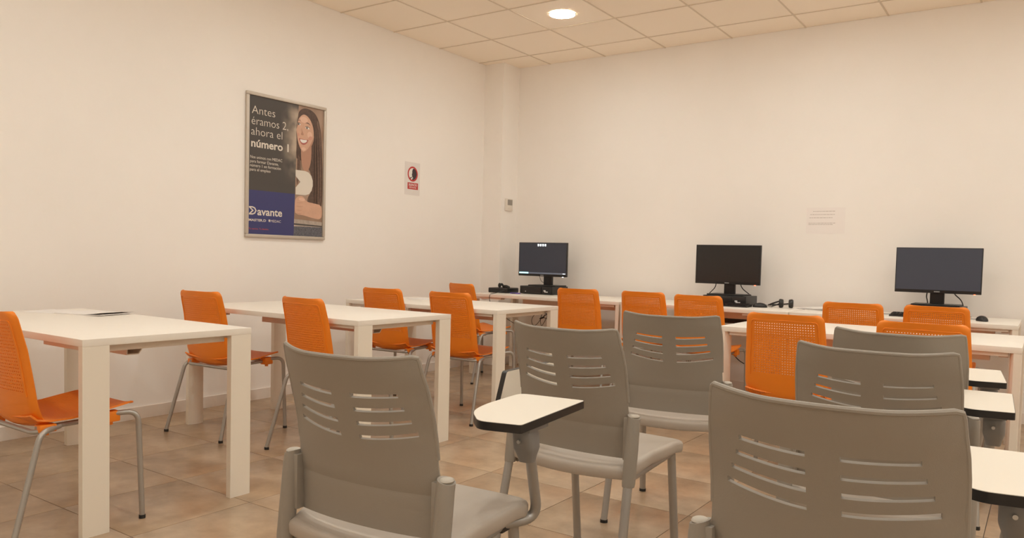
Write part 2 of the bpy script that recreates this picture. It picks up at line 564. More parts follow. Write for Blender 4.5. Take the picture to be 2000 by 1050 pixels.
def orange_parts():
    parts = []
    ZT = .835
    # backrest: grid with real holes
    cols = 24
    rows = 21
    us = [-1, -.965, -.90, -.82]
    ul, ur = -.78, .78
    hole_u = set()
    cw = (ur-ul)/cols
    for k in range(cols):
        hole_u.add(len(us)+0)
        us += [ul+k*cw+cw*.27, ul+k*cw+cw*.73]
    # index of hole strips: between us[i] and us[i+1]
    hole_u = set()
    us = [-1, -.965, -.90, -.82]
    for k in range(cols):
        hole_u.add(len(us))
        us += [ul+k*cw+cw*.27, ul+k*cw+cw*.73]
    us += [.82, .90, .965, 1]
    zs = [.418, .424, .434, .450, .47, .49, .51, .525, .533]
    zl, zh = .540, .795
    ch = (zh-zl)/rows
    hole_z = set()
    for k in range(rows):
        hole_z.add(len(zs))
        zs += [zl+k*ch+ch*.34, zl+k*ch+ch*.66]
    zs += [.799, .806, .812, .820, .827, .832, .835]
    ytab = [(.418, -.105), (.424, -.125), (.434, -.140), (.450, -.150), (.49, -.158), (.56, -.168), (.70, -.190), (.835, -.222)]
    wtab = [(.418, .160), (.424, .172), (.434, .182), (.450, .188), (.49, .192), (.60, .190), (.72, .184), (.80, .179), (.835, .176)]
    def S(u, z):
        w = lerp_table(wtab, z)
        if z > ZT-.028:            # rounded upper corners
            q = (z-(ZT-.028))/.028
            w -= .028*(1-math.sqrt(max(0, 1-q*q)))
        y = lerp_table(ytab, z)
        sag = .020 if z > .5 else .020+.012*(.5-z)/.08
        y += -sag*(1-u*u)+sag
        y += .012*max(0, abs(u)-.93)/.07      # side flange turns forward
        zz = z
        if z < .50:
            zz = z-.016*(1-u*u)*(.50-z)/.082   # bulging lower edge
        return (u*w, y, zz)
    nu = len(us)
    vs = [S(u, z) for z in zs for u in us]
    fs = []
    for j in range(len(zs)-1):
        for i in range(nu-1):
            if i in hole_u and j in hole_z:
                continue
            fs.append((j*nu+i, j*nu+i+1, (j+1)*nu+i+1, (j+1)*nu+i))
    mb = MB().add(vs, fs)
    # thick frame around the perforated panel (rear relief)
    parts.append(('backrest', mb.solidify(.0055).mesh('backrest', 'orange', 50), 0))
    rim = MB()
    pts = []
    for u, z in [(-.86, .53), (-.86, .60), (-.86, .70), (-.86, .79), (-.82, .803), (0, .805), (.82, .803), (.86, .79), (.86, .70), (.86, .60), (.86, .53)]:
        x, y, zz = S(u, z)
        pts.append((x, y-.004, zz))
    rim.tube(arc(pts, .01, 3), .003, 6)
    parts.append(('back_rim', rim.mesh('back_rim', 'orange'), 0))
    # seat
    prof = [(-.150, .452), (-.128, .432), (-.085, .424), (-.02, .425), (.06, .431), (.13, .442), (.19, .451), (.235, .453), (.256, .447)]
    wt = [(-.150, .186), (-.10, .196), (0, .206), (.15, .204), (.215, .199), (.240, .190), (.256, .172)]
    vs, fs = [], []
    n = 17
    for y, z in prof:
        w = lerp_table(wt, y)
        for k in range(n):
            u = -1+2*k/(n-1)
            vs.append((u*w, y-(.02*u*u if y > .2 else 0), z+.012*abs(u)**3-.006*(1-u*u)))
    for j in range(len(prof)-1):
        for k in range(n-1):
            fs.append((j*n+k, j*n+k+1, (j+1)*n+k+1, (j+1)*n+k))
    parts.append(('seat', MB().add(vs, fs).solidify(.007).mesh('seat', 'orangerib', 60), 0))
    # fixing clips under the seat
    for sx in (-1, 1):
        for yy in (-.095, .14):
            mb = MB().box(sx*.178-.022, sx*.178+.022, yy-.03, yy+.03, .396, .424 if yy < 0 else .438, .006)
            mb.disc((sx*.178, yy, .384), .010, .013, 10)
            parts.append(('seat_clip', mb.mesh('seat_clip', 'orange'), 0))
    # tubular steel frame
    for sx in (-1, 1):
        parts.append(('leg', MB().tube(arc([(sx*.240, -.235, .012), (sx*.213, -.128, .402), (sx*.186, -.050, .412)], .035, 6), .0105, 10).mesh('leg', 'steel'), 0))
        parts.append(('leg', MB().tube(arc([(sx*.232, .240, .012), (sx*.225, .226, .432), (sx*.178, .130, .426)], .045, 6), .0105, 10).mesh('leg', 'steel'), 0))
        parts.append(('foot', MB().disc((sx*.240, -.235, 0), .0125, .014, 12).mesh('foot', 'rubber'), 0))
        parts.append(('foot', MB().disc((sx*.232, .240, 0), .0125, .014, 12).mesh('foot', 'rubber'), 0))
    fr = MB()
    fr.tube(arc([(-.195, -.095, .404), (-.17, -.135, .398), (.17, -.135, .398), (.195, -.095, .404)], .03, 4), .0095, 8)
    fr.tube([(-.178, .135, .416), (.178, .135, .416)], .0095, 8)
    for sx in (-1, 1):
        fr.tube([(sx*.17, -.125, .410), (sx*.17, .135, .414)], .0095, 8)
    parts.append(('seat_frame', fr.mesh('seat_frame', 'steel'), 0))
    return parts

OP = orange_parts()
def place_orange(x, y, rot, label):
    t = thing('orange_chair', label, 'chair', (x, y, 0), R(rot), 'orange perforated chairs')
    for name, me, sol in OP:
        o = link(name, me, t)
    return t

OC = 'orange perforated plastic chair '
place_orange(1.511, -5.015, 0, OC+'pushed under the desk with the booklet')
place_orange(.670, -3.640, 4, OC+'at the middle row desk, next to the poster wall')
place_orange(1.487, -3.567, -4, OC+'at the middle row desk, on the aisle side')
place_orange(.857, -2.362, 3, OC+'on the wall side of the desk with a lone sheet')
place_orange(1.477, -2.362, -1, OC+'on the aisle side of the desk with a lone sheet')
place_orange(.562, -1.040, -15, OC+'turned askew in front of the corner pillar')
place_orange(1.575, -.905, 5, OC+'at the wall desk with the lit monitor')
place_orange(2.137, -.86, 0, OC+'at the keyboard desk, on the pillar side of its neighbour')
place_orange(2.625, -.99, 0, OC+'directly in front of the keyboard and middle monitor')
place_orange(3.640, -.95, 1, OC+'at the last wall desk, under the notice sheet side')
place_orange(4.105, -.84, 0, OC+'directly in front of the monitor farthest from the pillar')
place_orange(3.640, -2.500, 1, OC+'at the free-standing desk, next to the tabletless grey chair')
place_orange(4.228, -2.520, 0, OC+'at the free-standing desk, behind the grey tablet chairs')

# ------------------------------------------------------------------ grey chair with slotted back
def grey_parts():
    parts = []
    rows_z = [.462, .464, .48, .505, .53, .552, .5565, .5605, .565, .59, .61, .63, .65]
    slots = [.676, .708, .740, .772]
    hs = .0048
    slot_rows = {}
    for k, z in enumerate(slots):
        rows_z.append(z-hs)
        slot_rows[len(rows_z)-1] = 3-k
        rows_z.append(z+hs)
        if k < 3:
            rows_z.append((z+slots[k+1])/2)
    rows_z += [.788, .80, .82, .835, .848, .853, .855]
    n = 121
    wt = [(.445, .203), (.58, .203), (.62, .199), (.66, .1985), (.70, .1985), (.74, .198), (.78, .196), (.82, .192), (.845, .189), (.855, .187)]
    yt = [(.445, .016), (.55, .012), (.60, .006), (.66, -.006), (.72, -.021), (.78, -.038), (.855, -.064)]
    def S(u, z):
        w = lerp_table(wt, z)
        s = .024+.030*max(0, (z-.50))/.355
        y = lerp_table(yt, z)-s*(1-abs(u)**2.2)
        if .5565 <= z <= .5605:
            y += .0012
        dz = .009*max(0, (abs(u)-.45)/.55)**1.5*max(0, (z-.80)/.055)
        x = abs(u*w)
        amp = lerp_table([(.60, 0), (.676, .015), (.772, .008), (.825, 0)], z)     # slots curve up outwards
        dz += amp*min(1.3, max(0, (x-.0265)/.12))**1.6
        return (u*w, y, z+dz)
    us = [-1+2*k/(n-1) for k in range(n)]
    vs = [S(u, z) for z in rows_z for u in us]
    fs = []
    for j in range(len(rows_z)-1):
        for i in range(n-1):
            if j in slot_rows:
                k = slot_rows[j]
                xm = abs((vs[j*n+i][0]+vs[j*n+i+1][0])/2)
                if .0265 < xm < .1365+.0095*k:
                    continue
            fs.append((j*n+i, j*n+i+1, (j+1)*n+i+1, (j+1)*n+i))
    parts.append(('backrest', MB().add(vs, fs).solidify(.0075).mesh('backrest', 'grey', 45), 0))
    # rolled edge along the top and the sides
    rim = [S(-1, z) for z in (.63, .66, .70, .74, .78, .82, .845)]+[S(-.998, .852)]+[S(u, .855) for u in us[1:-1:4]]+[S(.998, .852)]+[S(1, z) for z in (.845, .82, .78, .74, .70, .66, .63)]
    parts.append(('back_rim', MB().tube(rim, .0052, 8).mesh('back_rim', 'grey'), 0))
    # post sleeves with caps
    for sx in (-1, 1):
        rings = []
        for z, y, rx, ry in ((.388, -.026, .0190, .0185), (.40, -.024, .0205, .020), (.50, -.012, .0205, .022), (.575, -.004, .0195, .023), (.598, 0, .0190, .023)):
            rings.append([(sx*.222+rx*math.cos(2*math.pi*k/16), y+ry*math.sin(2*math.pi*k/16), z-(sx*math.cos(2*math.pi*k/16)*.006 if z > .59 else 0)) for k in range(16)])
        parts.append(('post_sleeve', MB().loft(rings).mesh('post_sleeve', 'grey'), 0))
        parts.append(('post_cap', MB().ball((sx*.222, 0, .5985), .0165, .0195, .0065, 16, 8).mesh('post_cap', 'greycap'), 0))
        # web between sleeve and back panel
        parts.append(('back_web', MB().box(min(sx*.194, sx*.224), max(sx*.194, sx*.224), -.016, .012, .463, .594, .002).mesh('back_web', 'grey'), 0))
    # seat
    out = []
    for k in range(13):
        x = .205-.41*k/12
        out.append((x, -.030-.030*(1-(x/.205)**2)))
    side = [(-.226, .03), (-.231, .12), (-.234, .22), (-.232, .30)]
    out += side
    cxr, cyr, rr = -.232+.055, .338, .055
    for k in range(7):
        a = math.pi-math.pi/2*k/6
        out.append((cxr+rr*math.cos(a), cyr+rr*math.sin(a)))
    out += [(-.09, .397), (0, .398), (.09, .397)]
    for k in range(7):
        a = math.pi/2-math.pi/2*k/6
        out.append((-cxr+rr*math.cos(a), cyr+rr*math.sin(a)))
    out += [(-x, y) for x, y in reversed(side)]
    c = (0, .17)
    def ring(s, z, dish=0.):
        return [(c[0]+(x-c[0])*s, c[1]+(y-c[1])*s, z-(.012*max(0, (y-.30)/.1) if s > .8 else 0)-.030*min(1, max(0, (.13-(c[1]+(y-c[1])*s))/.19))) for x, y in out]
    rings = [ring(.05, .452), ring(.35, .452), ring(.62, .455), ring(.82, .462), ring(.92, .4675), ring(.965, .468), ring(.99, .4635), ring(1., .456), ring(.998, .436), ring(.985, .430), ring(.93, .428), ring(.05, .428)]
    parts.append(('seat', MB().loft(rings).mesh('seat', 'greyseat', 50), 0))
    # legs, oval tubes
    for sx in (-1, 1):
        parts.append(('leg', MB().tube([(sx*.222, -.026, .410), (sx*.235, -.108, .010)], .0140, 12).mesh('leg', 'silver'), 0))
        parts.append(('leg', MB().tube([(sx*.196, .335, .428), (sx*.200, .392, .010)], .0140, 12).mesh('leg', 'silver'), 0))
        parts.append(('foot', MB().disc((sx*.235, -.108, 0), .0155, .012, 12).mesh('foot', 'rubber'), 0))
        parts.append(('foot', MB().disc((sx*.200, .392, 0), .0155, .012, 12).mesh('foot', 'rubber'), 0))
    fr = MB()
    for sx in (-1, 1):
        fr.tube([(sx*.205, -.01, .396), (sx*.196, .335, .418)], .011, 8)
    fr.tube([(-.2, .30, .417), (.2, .30, .417)], .010, 8)
    fr.tube([(-.2, .06, .399), (.2, .06, .399)], .010, 8)
    parts.append(('seat_frame', fr.mesh('seat_frame', 'silver'), 0))
    return parts

GP = grey_parts()

def tablet_outline():
    """plan of the writing tablet of a right-handed chair, clockwise from the near outer corner"""
    key = [(.312, .158, .008), (.303, .522, .010), (.112, .512, .03), (.116, .32, .06), (.138, .225, .07), (.208, .140, .025)]
    pts = []
    n = len(key)
    for i in range(n):
        p = Vector(key[i][:2])
        a = Vector(key[i-1][:2])-p
        b = Vector(key[(i+1) % n][:2])-p
        d = min(key[i][2], a.length*.45, b.length*.45)
        s, e = p+a.normalized()*d, p+b.normalized()*d
        for k in range(6):
            t = k/5
            q = s*(1-t)**2+p*2*t*(1-t)+e*t*t
            pts.append((q.x, q.y))
    return pts
TO = tablet_outline()
TC = (sum(x for x, y in TO)/len(TO), sum(y for x, y in TO)/len(TO))

def tablet_parts(folded):
    """writing tablet with stem; folded=True: hanging upright at the chair's other side"""
    sgn = -1 if folded else 1
    parts = []
    ins = [(TC[0]+(x-TC[0])*.988, TC[1]+(y-TC[1])*.992) for x, y in TO]
    board = MB().prism(TO, -.020, -.001)
    top = MB().prism(ins, -.002, 0)
    def place(mb):
        if not folded:
            mb.v = [(x, y, z+.70) for x, y, z in mb.v]
        else:
            # swing the board down: the laminate looks inwards, towards the seat
            nv = []
            for x, y, z in mb.v:
                a, b = x-.112, .525-y     # a: across 0-.2, b: along 0-.38
                nv.append((-.285+z+.0*a, -.055+b+.42*a, .482+a*1.03))
            mb.v = nv
        return mb
    parts.append(('tablet_board', place(board).mesh('tablet_board', 'blackedge', 30)))
    parts.append(('tablet_top', place(top).mesh('tablet_top', 'tablet', 30)))
    if not folded:
        stem = arc([(.196, .285, .416), (.236, .395, .410), (.262, .285, .640)], .055, 8)
    else:
        stem = arc([(-.196, .285, .416), (-.248, .36, .410), (-.254, .30, .52)], .04, 6)
    parts.append(('tablet_stem', MB().tube(stem, .0135, 12).mesh('tablet_stem', 'silver')))
    b = stem[0]
    parts.append(('stem_clamp', MB().box(b.x-.03 if sgn > 0 else b.x-.012, b.x+.012 if sgn > 0 else b.x+.03, b.y-.02, b.y+.02, .400, .424, .003).mesh('stem_clamp', 'black')))
    if not folded:
        hx, hy = .266, .268
        rings = []
        for z, rx, ry in ((.585, .0175, .0175), (.60, .021, .022), (.615, .026, .028), (.62, .027, .031), (.655, .027, .031), (.664, .024, .026)):
            rings.append([(hx-.002+rx*math.copysign(abs(math.cos(t))**.6, math.cos(t)), hy+.012*(1-(z-.585)/.08)+ry*math.copysign(abs(math.sin(t))**.6, math.sin(t)), z) for t in [2*math.pi*k/20 for k in range(20)]])
        parts.append(('hinge', MB().loft(rings).mesh('hinge', 'hinge')))
        parts.append(('hinge_plate', MB().box(hx-.032, hx+.028, hy-.035, hy+.06, .664, .681, .002).mesh('hinge_plate', 'hinge')))
        parts.append(('hinge_bolt', MB().disc((hx-.003, hy-.034, .640), .0045, .006, 12, 'y').mesh('hinge_bolt', 'bolt')))
    else:
        parts.append(('hinge', MB().box(-.268, -.240, .27, .33, .50, .56, .006).mesh('hinge', 'hinge')))
    return parts
TP = {False: tablet_parts(False), True: tablet_parts(True)}

def place_grey(x, y, rot, label, tablet):
    t = thing('grey_chair', label, 'chair', (x, y, 0), R(rot), 'grey slotted-back chairs')
    for name, me, sol in GP:
        o = link(name, me, t)
    if tablet is not None:
        for name, me in TP[tablet]:
            o = link(name, me, t)
            if name == 'tablet_top':
                tag(o, 'cream laminate writing surface')
    return t
GC = 'grey plastic chair with slotted back '
place_grey(3.415, -5.205, 5, GC+'and opened cream writing tablet, beside the booklet desk aisle', False)
place_grey(3.425, -4.300, -1.5, GC+'and its writing tablet folded down upright', True)
place_grey(3.425, -3.500, 11, GC+'and no writing tablet, turned slightly askew', None)
place_grey(4.377, -5.075, 1.7, GC+'and tablet, farthest from the free-standing desk', False)
place_grey(4.300, -4.205, 1.4, GC+'and tablet, middle of three in its row', False)
place_grey(4.266, -3.605, 3.7, GC+'and tablet, first of its row behind the free-standing desk', False)

# ------------------------------------------------------------------ text as flat mesh
def text_mesh(s, width, cap, bold=0., mat_name='white', name='lettering', ref='H'):
    def bake(body):
        cu = bpy.data.curves.new('t', 'FONT')
        cu.body = body
        cu.size = 1
        cu.offset = bold
        cu.resolution_u = 3
        ob = bpy.data.objects.new('t', cu)
        COL.objects.link(ob)
        dg = bpy.context.evaluated_depsgraph_get()
        me = bpy.data.meshes.new_from_object(ob.evaluated_get(dg))
        bpy.data.objects.remove(ob)
        bpy.data.curves.remove(cu)
        return me
    h = bake(ref)
    hh = max(v.co.y for v in h.vertices)
    bpy.data.meshes.remove(h)
    me = bake(s)
    x0 = min(v.co.x for v in me.vertices)
    x1 = max(v.co.x for v in me.vertices)
    for v in me.vertices:
        v.co = ((v.co.x-x0)*width/(x1-x0), v.co.y*cap/hh, 0)
    me.name = name
    me.materials.clear()
    me.materials.append(M[mat_name])
    return me

LW = Matrix(((0, 0, 1), (1, 0, 0), (0, 1, 0)))      # columns: local x->+y, local y->+z, local z->+x
def wall_flat(name, me, parent, u, v, d):
    """flat print on the left wall: parent's origin is at its lower left corner"""
    o = link(name, me, parent)
    o.matrix_local = Matrix.Translation((d, u, v)) @ LW.to_4x4()
    return o
def flat_poly(pts, material, name):
    return MB().prism(pts, 0, .0002).mesh(name, material, 0)
def ell(cx, cy, rx, ry, n=28, rot=0., squash=0.):
    o = []
    for k in range(n):
        t = 2*math.pi*k/n
        a, b = rx*math.cos(t), ry*math.sin(t)
        if b < 0:
            a *= 1-squash*(b/ry)**2
        o.append((cx+a*math.cos(rot)-b*math.sin(rot), cy+a*math.sin(rot)+b*math.cos(rot)))
    return o
def smooth_poly(pts, it=2):
    for _ in range(it):
        q = []
        for i in range(len(pts)):
            a, b = pts[i], pts[(i+1) % len(pts)]
            q += [(a[0]*.75+b[0]*.25, a[1]*.75+b[1]*.25), (a[0]*.25+b[0]*.75, a[1]*.25+b[1]*.75)]
        pts = q
    return pts

# ------------------------------------------------------------------ poster
PO = thing('wall_poster', 'framed advertising poster with a smiling long-haired woman and white lettering', 'poster', (0, -3.045, 1.168))
PW, PH = .725, 1.022
F = .024
for nm, b in (('frame_bar', (.001, .022, 0, PW, PH-F, PH)), ('frame_bar', (.001, .022, 0, PW, 0, F)), ('frame_bar', (.001, .022, 0, F, F, PH-F)), ('frame_bar', (.001, .022, PW-F, PW, F, PH-F))):
    MB().box(*b, .006).build(nm, 'alu', PO, 50)
MB().box(.001, .009, F*.5, PW-F*.5, F*.5, PH-F*.5).build('backing', 'pdark', PO, 0)
D0 = .0092
EDGE = .436
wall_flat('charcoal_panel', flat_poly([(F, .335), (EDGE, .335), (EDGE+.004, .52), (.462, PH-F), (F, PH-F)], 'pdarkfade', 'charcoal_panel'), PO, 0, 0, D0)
wall_flat('navy_panel', flat_poly([(F, F), (.427, F), (.436, .335), (F, .335)], 'pblue', 'navy_panel'), PO, 0, 0, D0+.0004)
ph = wall_flat('photo_panel', flat_poly([(.427, F), (PW-F, F), (PW-F, PH-F), (.462, PH-F), (EDGE+.004, .52), (.436, .335)], 'photo', 'photo_panel'), PO, 0, 0, D0)
def sub(name, pts, material, lay, it=2):
    me = flat_poly(smooth_poly(pts, it) if it else pts, material, name)
    o = link(name, me, ph)
    o.location = (0, 0, .0003+.00025*lay)
    return o
# the woman of the photograph: long hair, face in three-quarter view, neck, forearm and hand, table, jeans
sub('hair', [(.455, .90), (.463, .955), (.51, .985), (.57, .985), (.63, .955), (.665, .89), (.685, .78), (.697, .60), (.699, .40), (.697, .24), (.63, .21), (.575, .25), (.545, .30), (.60, .38), (.60, .46), (.56, .55), (.47, .60), (.44, .60), (.447, .72), (.44, .82)], 'hair', 0)
sub('hair_strand', [(.635, .93), (.668, .86), (.682, .72), (.69, .50), (.688, .26), (.655, .24), (.655, .50), (.65, .70), (.64, .82)], 'hairlight', 1)
sub('hair_strand', [(.455, .63), (.478, .62), (.478, .52), (.462, .40), (.447, .42), (.452, .52)], 'hairlight', 1)
sub('neck', [(.485, .72), (.585, .75), (.588, .64), (.578, .56), (.548, .51), (.51, .52), (.492, .58), (.487, .66)], 'skinshade', 2)
sub('face', [(.466, .905), (.50, .937), (.55, .94), (.592, .91), (.612, .855), (.613, .79), (.597, .73), (.566, .685), (.527, .655), (.496, .660), (.468, .70), (.452, .745), (.446, .79), (.440, .815), (.452, .845), (.455, .88)], 'skin', 3)
sub('hairline', [(.463, .915), (.485, .955), (.54, .967), (.60, .94), (.63, .86), (.63, .77), (.613, .70), (.607, .76), (.607, .83), (.592, .875), (.565, .915), (.53, .937), (.49, .935)], 'hair', 4)
for k in range(9):
    q = k/8
    x0, x1 = .612+.045*q, .625+.068*q
    sub('hair_strand', [(x0, .90-.05*q), (x0+.012, .80-.05*q), (x1-.006, .60), (x1, .42-.03*k % .05), (x1-.004, .27+.012*(k % 3)), (x1-.007, .27+.012*(k % 3)), (x1-.004, .42), (x1-.011, .60), (x0+.007, .80-.05*q), (x0-.004, .89-.05*q)], ('hairdark', 'hairlight', 'hair')[k % 3], 5, 2)
for k in range(4):
    x0 = .452+.010*k
    sub('hair_strand', [(x0, .66), (x0+.006, .58), (x0+.003, .50), (x0-.002, .43), (x0+.001, .43), (x0+.007, .50), (x0+.010, .58), (x0+.004, .66)], ('hairdark', 'hair')[k % 2], 3, 2)
sub('forehead_light', ell(.512, .897, .036, .022, 20), 'skinlight', 4, 0)
sub('cheek_light', ell(.568, .790, .024, .026, 20, .3), 'skinlight', 4, 0)
sub('cheek_blush', ell(.575, .768, .020, .014, 20, .4), 'blush', 5, 0)
sub('cheek_blush', ell(.461, .780, .010, .014, 20), 'blush', 5, 0)
sub('chin_light', ell(.512, .680, .020, .012, 20), 'skinlight', 4, 0)
sub('jaw_shadow', [(.612, .80), (.606, .745), (.575, .692), (.535, .657), (.50, .655), (.535, .668), (.565, .700), (.594, .750)], 'skinshade', 5, 2)
sub('hand_light', ell(.50, .300, .030, .012, 20, -.1), 'skinlight', 6, 0)
for cxy, w in (((.466, .858), .014), ((.545, .84), .021)):
    sub('eye', ell(cxy[0], cxy[1], w, .0075, 14, -.12), 'white', 5, 0)
    sub('iris', ell(cxy[0]-.004, cxy[1], .007, .0075, 12), 'hair', 6, 0)
    sub('eyelash', [(cxy[0]-w*1.1, cxy[1]+.003), (cxy[0], cxy[1]+.010), (cxy[0]+w*1.15, cxy[1]-.001), (cxy[0]+w, cxy[1]+.004), (cxy[0], cxy[1]+.0135), (cxy[0]-w, cxy[1]+.008)], 'hair', 7, 1)
sub('eyebrow', [(.452, .880), (.468, .888), (.485, .882), (.468, .893)], 'hair', 5, 1)
sub('eyebrow', [(.518, .872), (.548, .877), (.582, .858), (.550, .885)], 'hair', 5, 1)
sub('nose', [(.486, .84), (.492, .80), (.480, .786), (.492, .779), (.512, .782), (.507, .795), (.497, .81)], 'skinshade', 5)
sub('lips', [(.463, .755), (.485, .752), (.505, .752), (.535, .750), (.560, .757), (.545, .727), (.515, .708), (.490, .712), (.472, .735)], 'lips', 5)
sub('teeth', [(.472, .749), (.505, .747), (.548, .750), (.533, .731), (.508, .722), (.486, .728)], 'white', 6)
sub('logo_shape', [(.438, .516), (.527, .516), (.561, .508), (.588, .485), (.602, .45), (.603, .41), (.592, .372), (.567, .345), (.530, .333), (.44, .333), (.44, .385), (.483, .43), (.438, .47)], 'pcream', 8, 0)
sub('forearm', [(.438, .30), (.470, .325), (.515, .325), (.545, .285), (.62, .278), (.699, .268), (.699, .155), (.60, .165), (.52, .182), (.44, .185), (.434, .24)], 'skin', 3)
for k, q in enumerate((.285, .257, .228, .203)):
    sub('finger', [(.437, q+.012), (.475, q+.014), (.525-.008*k, q+.008), (.538-.008*k, q-.004), (.515-.006*k, q-.012), (.47, q-.010), (.437, q-.010)], 'skin', 4+k)
    sub('finger_crease', [(.437, q-.010), (.48, q-.0105), (.528-.008*k, q-.009), (.48, q-.014)], 'skinshade', 8, 1)
sub('table_edge', [(.430, .150), (PW-F, .138), (PW-F, .098), (.429, .095)], 'ptable', 2, 0)
sub('table_edge', [(.429, .118), (PW-F, .110), (PW-F, .100), (.429, .106)], 'pdark', 3, 0)
sub('jeans', [(.429, .095), (PW-F, .098), (PW-F, F), (.427, F)], 'denim', 2, 0)
def ptext(s, u, v, w, cap, bold, material, d=.0006):
    o = wall_flat('lettering', text_mesh(s, w, cap, bold, material), PO, u, v, D0+d)
    return o
ptext('Antes', .050, .872, .199, .055, -.012, 'pcream')
ptext('éramos 2,', .048, .796, .318, .055, -.012, 'pcream')
ptext('ahora el', .046, .722, .268, .055, -.012, 'pcream')
ptext('número 1', .046, .640, .327, .055, .022, 'pcream')
ptext('Nos unimos con MEDAC', .040, .558, .276, .020, 0, 'pcream')
ptext('para formar Davante,', .039, .528, .244, .020, 0, 'pcream')
ptext('número 1 en formación', .038, .499, .266, .020, 0, 'pcream')
ptext('para el empleo', .037, .470, .176, .020, 0, 'pcream')
ptext('avante', .103, .160, .217, .054, .020, 'pcream', .0010)
# the big letter of the logo: a D whose left side is a zigzag
me = flat_poly([(.033, .219), (.062, .219), (.083, .212), (.097, .190), (.083, .168), (.062, .160), (.033, .160), (.033, .169), (.058, .190), (.033, .210)], 'pcream', 'logo_letter')
wall_flat('logo_letter', me, PO, 0, 0, D0+.0010)
me = flat_poly([(.047, .210), (.061, .210), (.076, .205), (.086, .190), (.076, .175), (.061, .169), (.048, .169), (.072, .190)], 'pblue', 'logo_counter')
wall_flat('logo_counter', me, PO, 0, 0, D0+.0014)
ptext('MASTER.D', .031, .115, .147, .0165, .024, 'pcream', .0010)
ptext('MEDAC', .219, .114, .091, .0175, -.005, 'pcream', .0010)
me = flat_poly(smooth_poly([(.200, .133), (.214, .133), (.214, .120), (.207, .113), (.200, .120)], 1), 'pcream', 'logo_shield')
wall_flat('logo_shield', me, PO, 0, 0, D0+.0010)
ptext('Tu camino. Tu destino.', .031, .056, .172, .012, .01, 'pred', .0010)

# ------------------------------------------------------------------ silence sign
SS = thing('silence_sign', 'laminated sheet with red ring, dark face profile and SILENCIO plate', 'sign', (0, -1.406, 1.600))
MB().box(.0005, .002, 0, .196, 0, .287).build('sheet', 'laminate', SS, 0)
def ring_mesh(cx, cy, ro, ri, material, name, n=40):
    vs = []
    for k in range(n):
        t = 2*math.pi*k/n
        for r in (ro, ri):
            for z in (0, .0003):
                vs.append((cx+r*math.cos(t), cy+r*math.sin(t), z))
    fs = []
    for k in range(n):
        a, b = 4*k, 4*((k+1) % n)
        fs += [(a+1, b+1, b+3, a+3), (a, a+2, b+2, b), (a, b, b+1, a+1), (a+2, a+3, b+3, b+2)]
    return MB().add(vs, fs).mesh(name, material, 0)
wall_flat('sign_disc', flat_poly(ell(.100, .185, .058, .058, 36), 'white', 'sign_disc'), SS, 0, 0, .0022)
wall_flat('face_profile', flat_poly(smooth_poly([(.112, .237), (.140, .222), (.153, .195), (.150, .168), (.136, .146), (.118, .136), (.098, .132), (.090, .140), (.104, .148), (.106, .154), (.093, .156), (.097, .163), (.090, .166), (.094, .172), (.088, .178), (.095, .195), (.092, .205), (.098, .225)], 1), 'signink', 'face_profile'), SS, 0, 0, .0026)
wall_flat('finger_mark', flat_poly(smooth_poly([(.070, .140), (.086, .150), (.090, .160), (.084, .160), (.072, .152), (.060, .150)], 1), 'signink', 'finger_mark'), SS, 0, 0, .0026)
wall_flat('red_ring', ring_mesh(.100, .185, .066, .052, 'red', 'red_ring'), SS, 0, 0, .0030)
wall_flat('red_plate', flat_poly([(.036, .050), (.172, .050), (.172, .108), (.036, .108)], 'red', 'red_plate'), SS, 0, 0, .0022)
wall_flat('lettering', text_mesh('SILENCIO', .108, .020, .02, 'white'), SS, .050, .080, .0026)
wall_flat('lettering', text_mesh('POR FAVOR', .094, .012, .02, 'white'), SS, .057, .060, .0026)

# ------------------------------------------------------------------ notice on the back wall, thermostat
NO = thing('notice_sheet', 'pale paper notice taped to the wall between two dark monitors', 'notice', (3.052, 0, 1.321))
MB().box(0, .292, -.0018, -.0004, 0, .205).build('sheet', 'notice', NO, 0)
for (x, z, w) in ((.050, .176, .165), (.030, .150, .18), (.024, .125, .17), (.018, .083, .20), (.018, .071, .185)):
    xx = x
    while xx < x+w:
        ww = random.uniform(.008, .024)
        MB().box(xx, min(xx+ww, x+w+.004), -.0022, -.0018, z-.0022, z+.0022).build('printed_word', 'paperink', NO, 0)
        xx += ww+.004
TH_ = thing('thermostat', 'small white wall thermostat with grey display on the pillar', 'thermostat', (.228, -.152, 1.590))
MB().box(.0, .020, -.056, .056, -.060, .060, .004).build('housing', 'thermo', TH_)
MB().box(.0195, .0215, -.032, .048, -.004, .050, .001).build('display', 'lcd', TH_)
MB().box(.0195, .0225, -.03, .045, -.042, -.036, .001).build('button', 'deskmetal', TH_)

# ------------------------------------------------------------------ monitors and computers
PCZ = DZ+.074
def cable(name, pts, label, cat='cable', r=.0028, group=None, material='black', rad=.05):
    o = MB().tube(arc(pts, rad, 6), r, 6).build(name, material)
    return tag(o, label, cat, group)

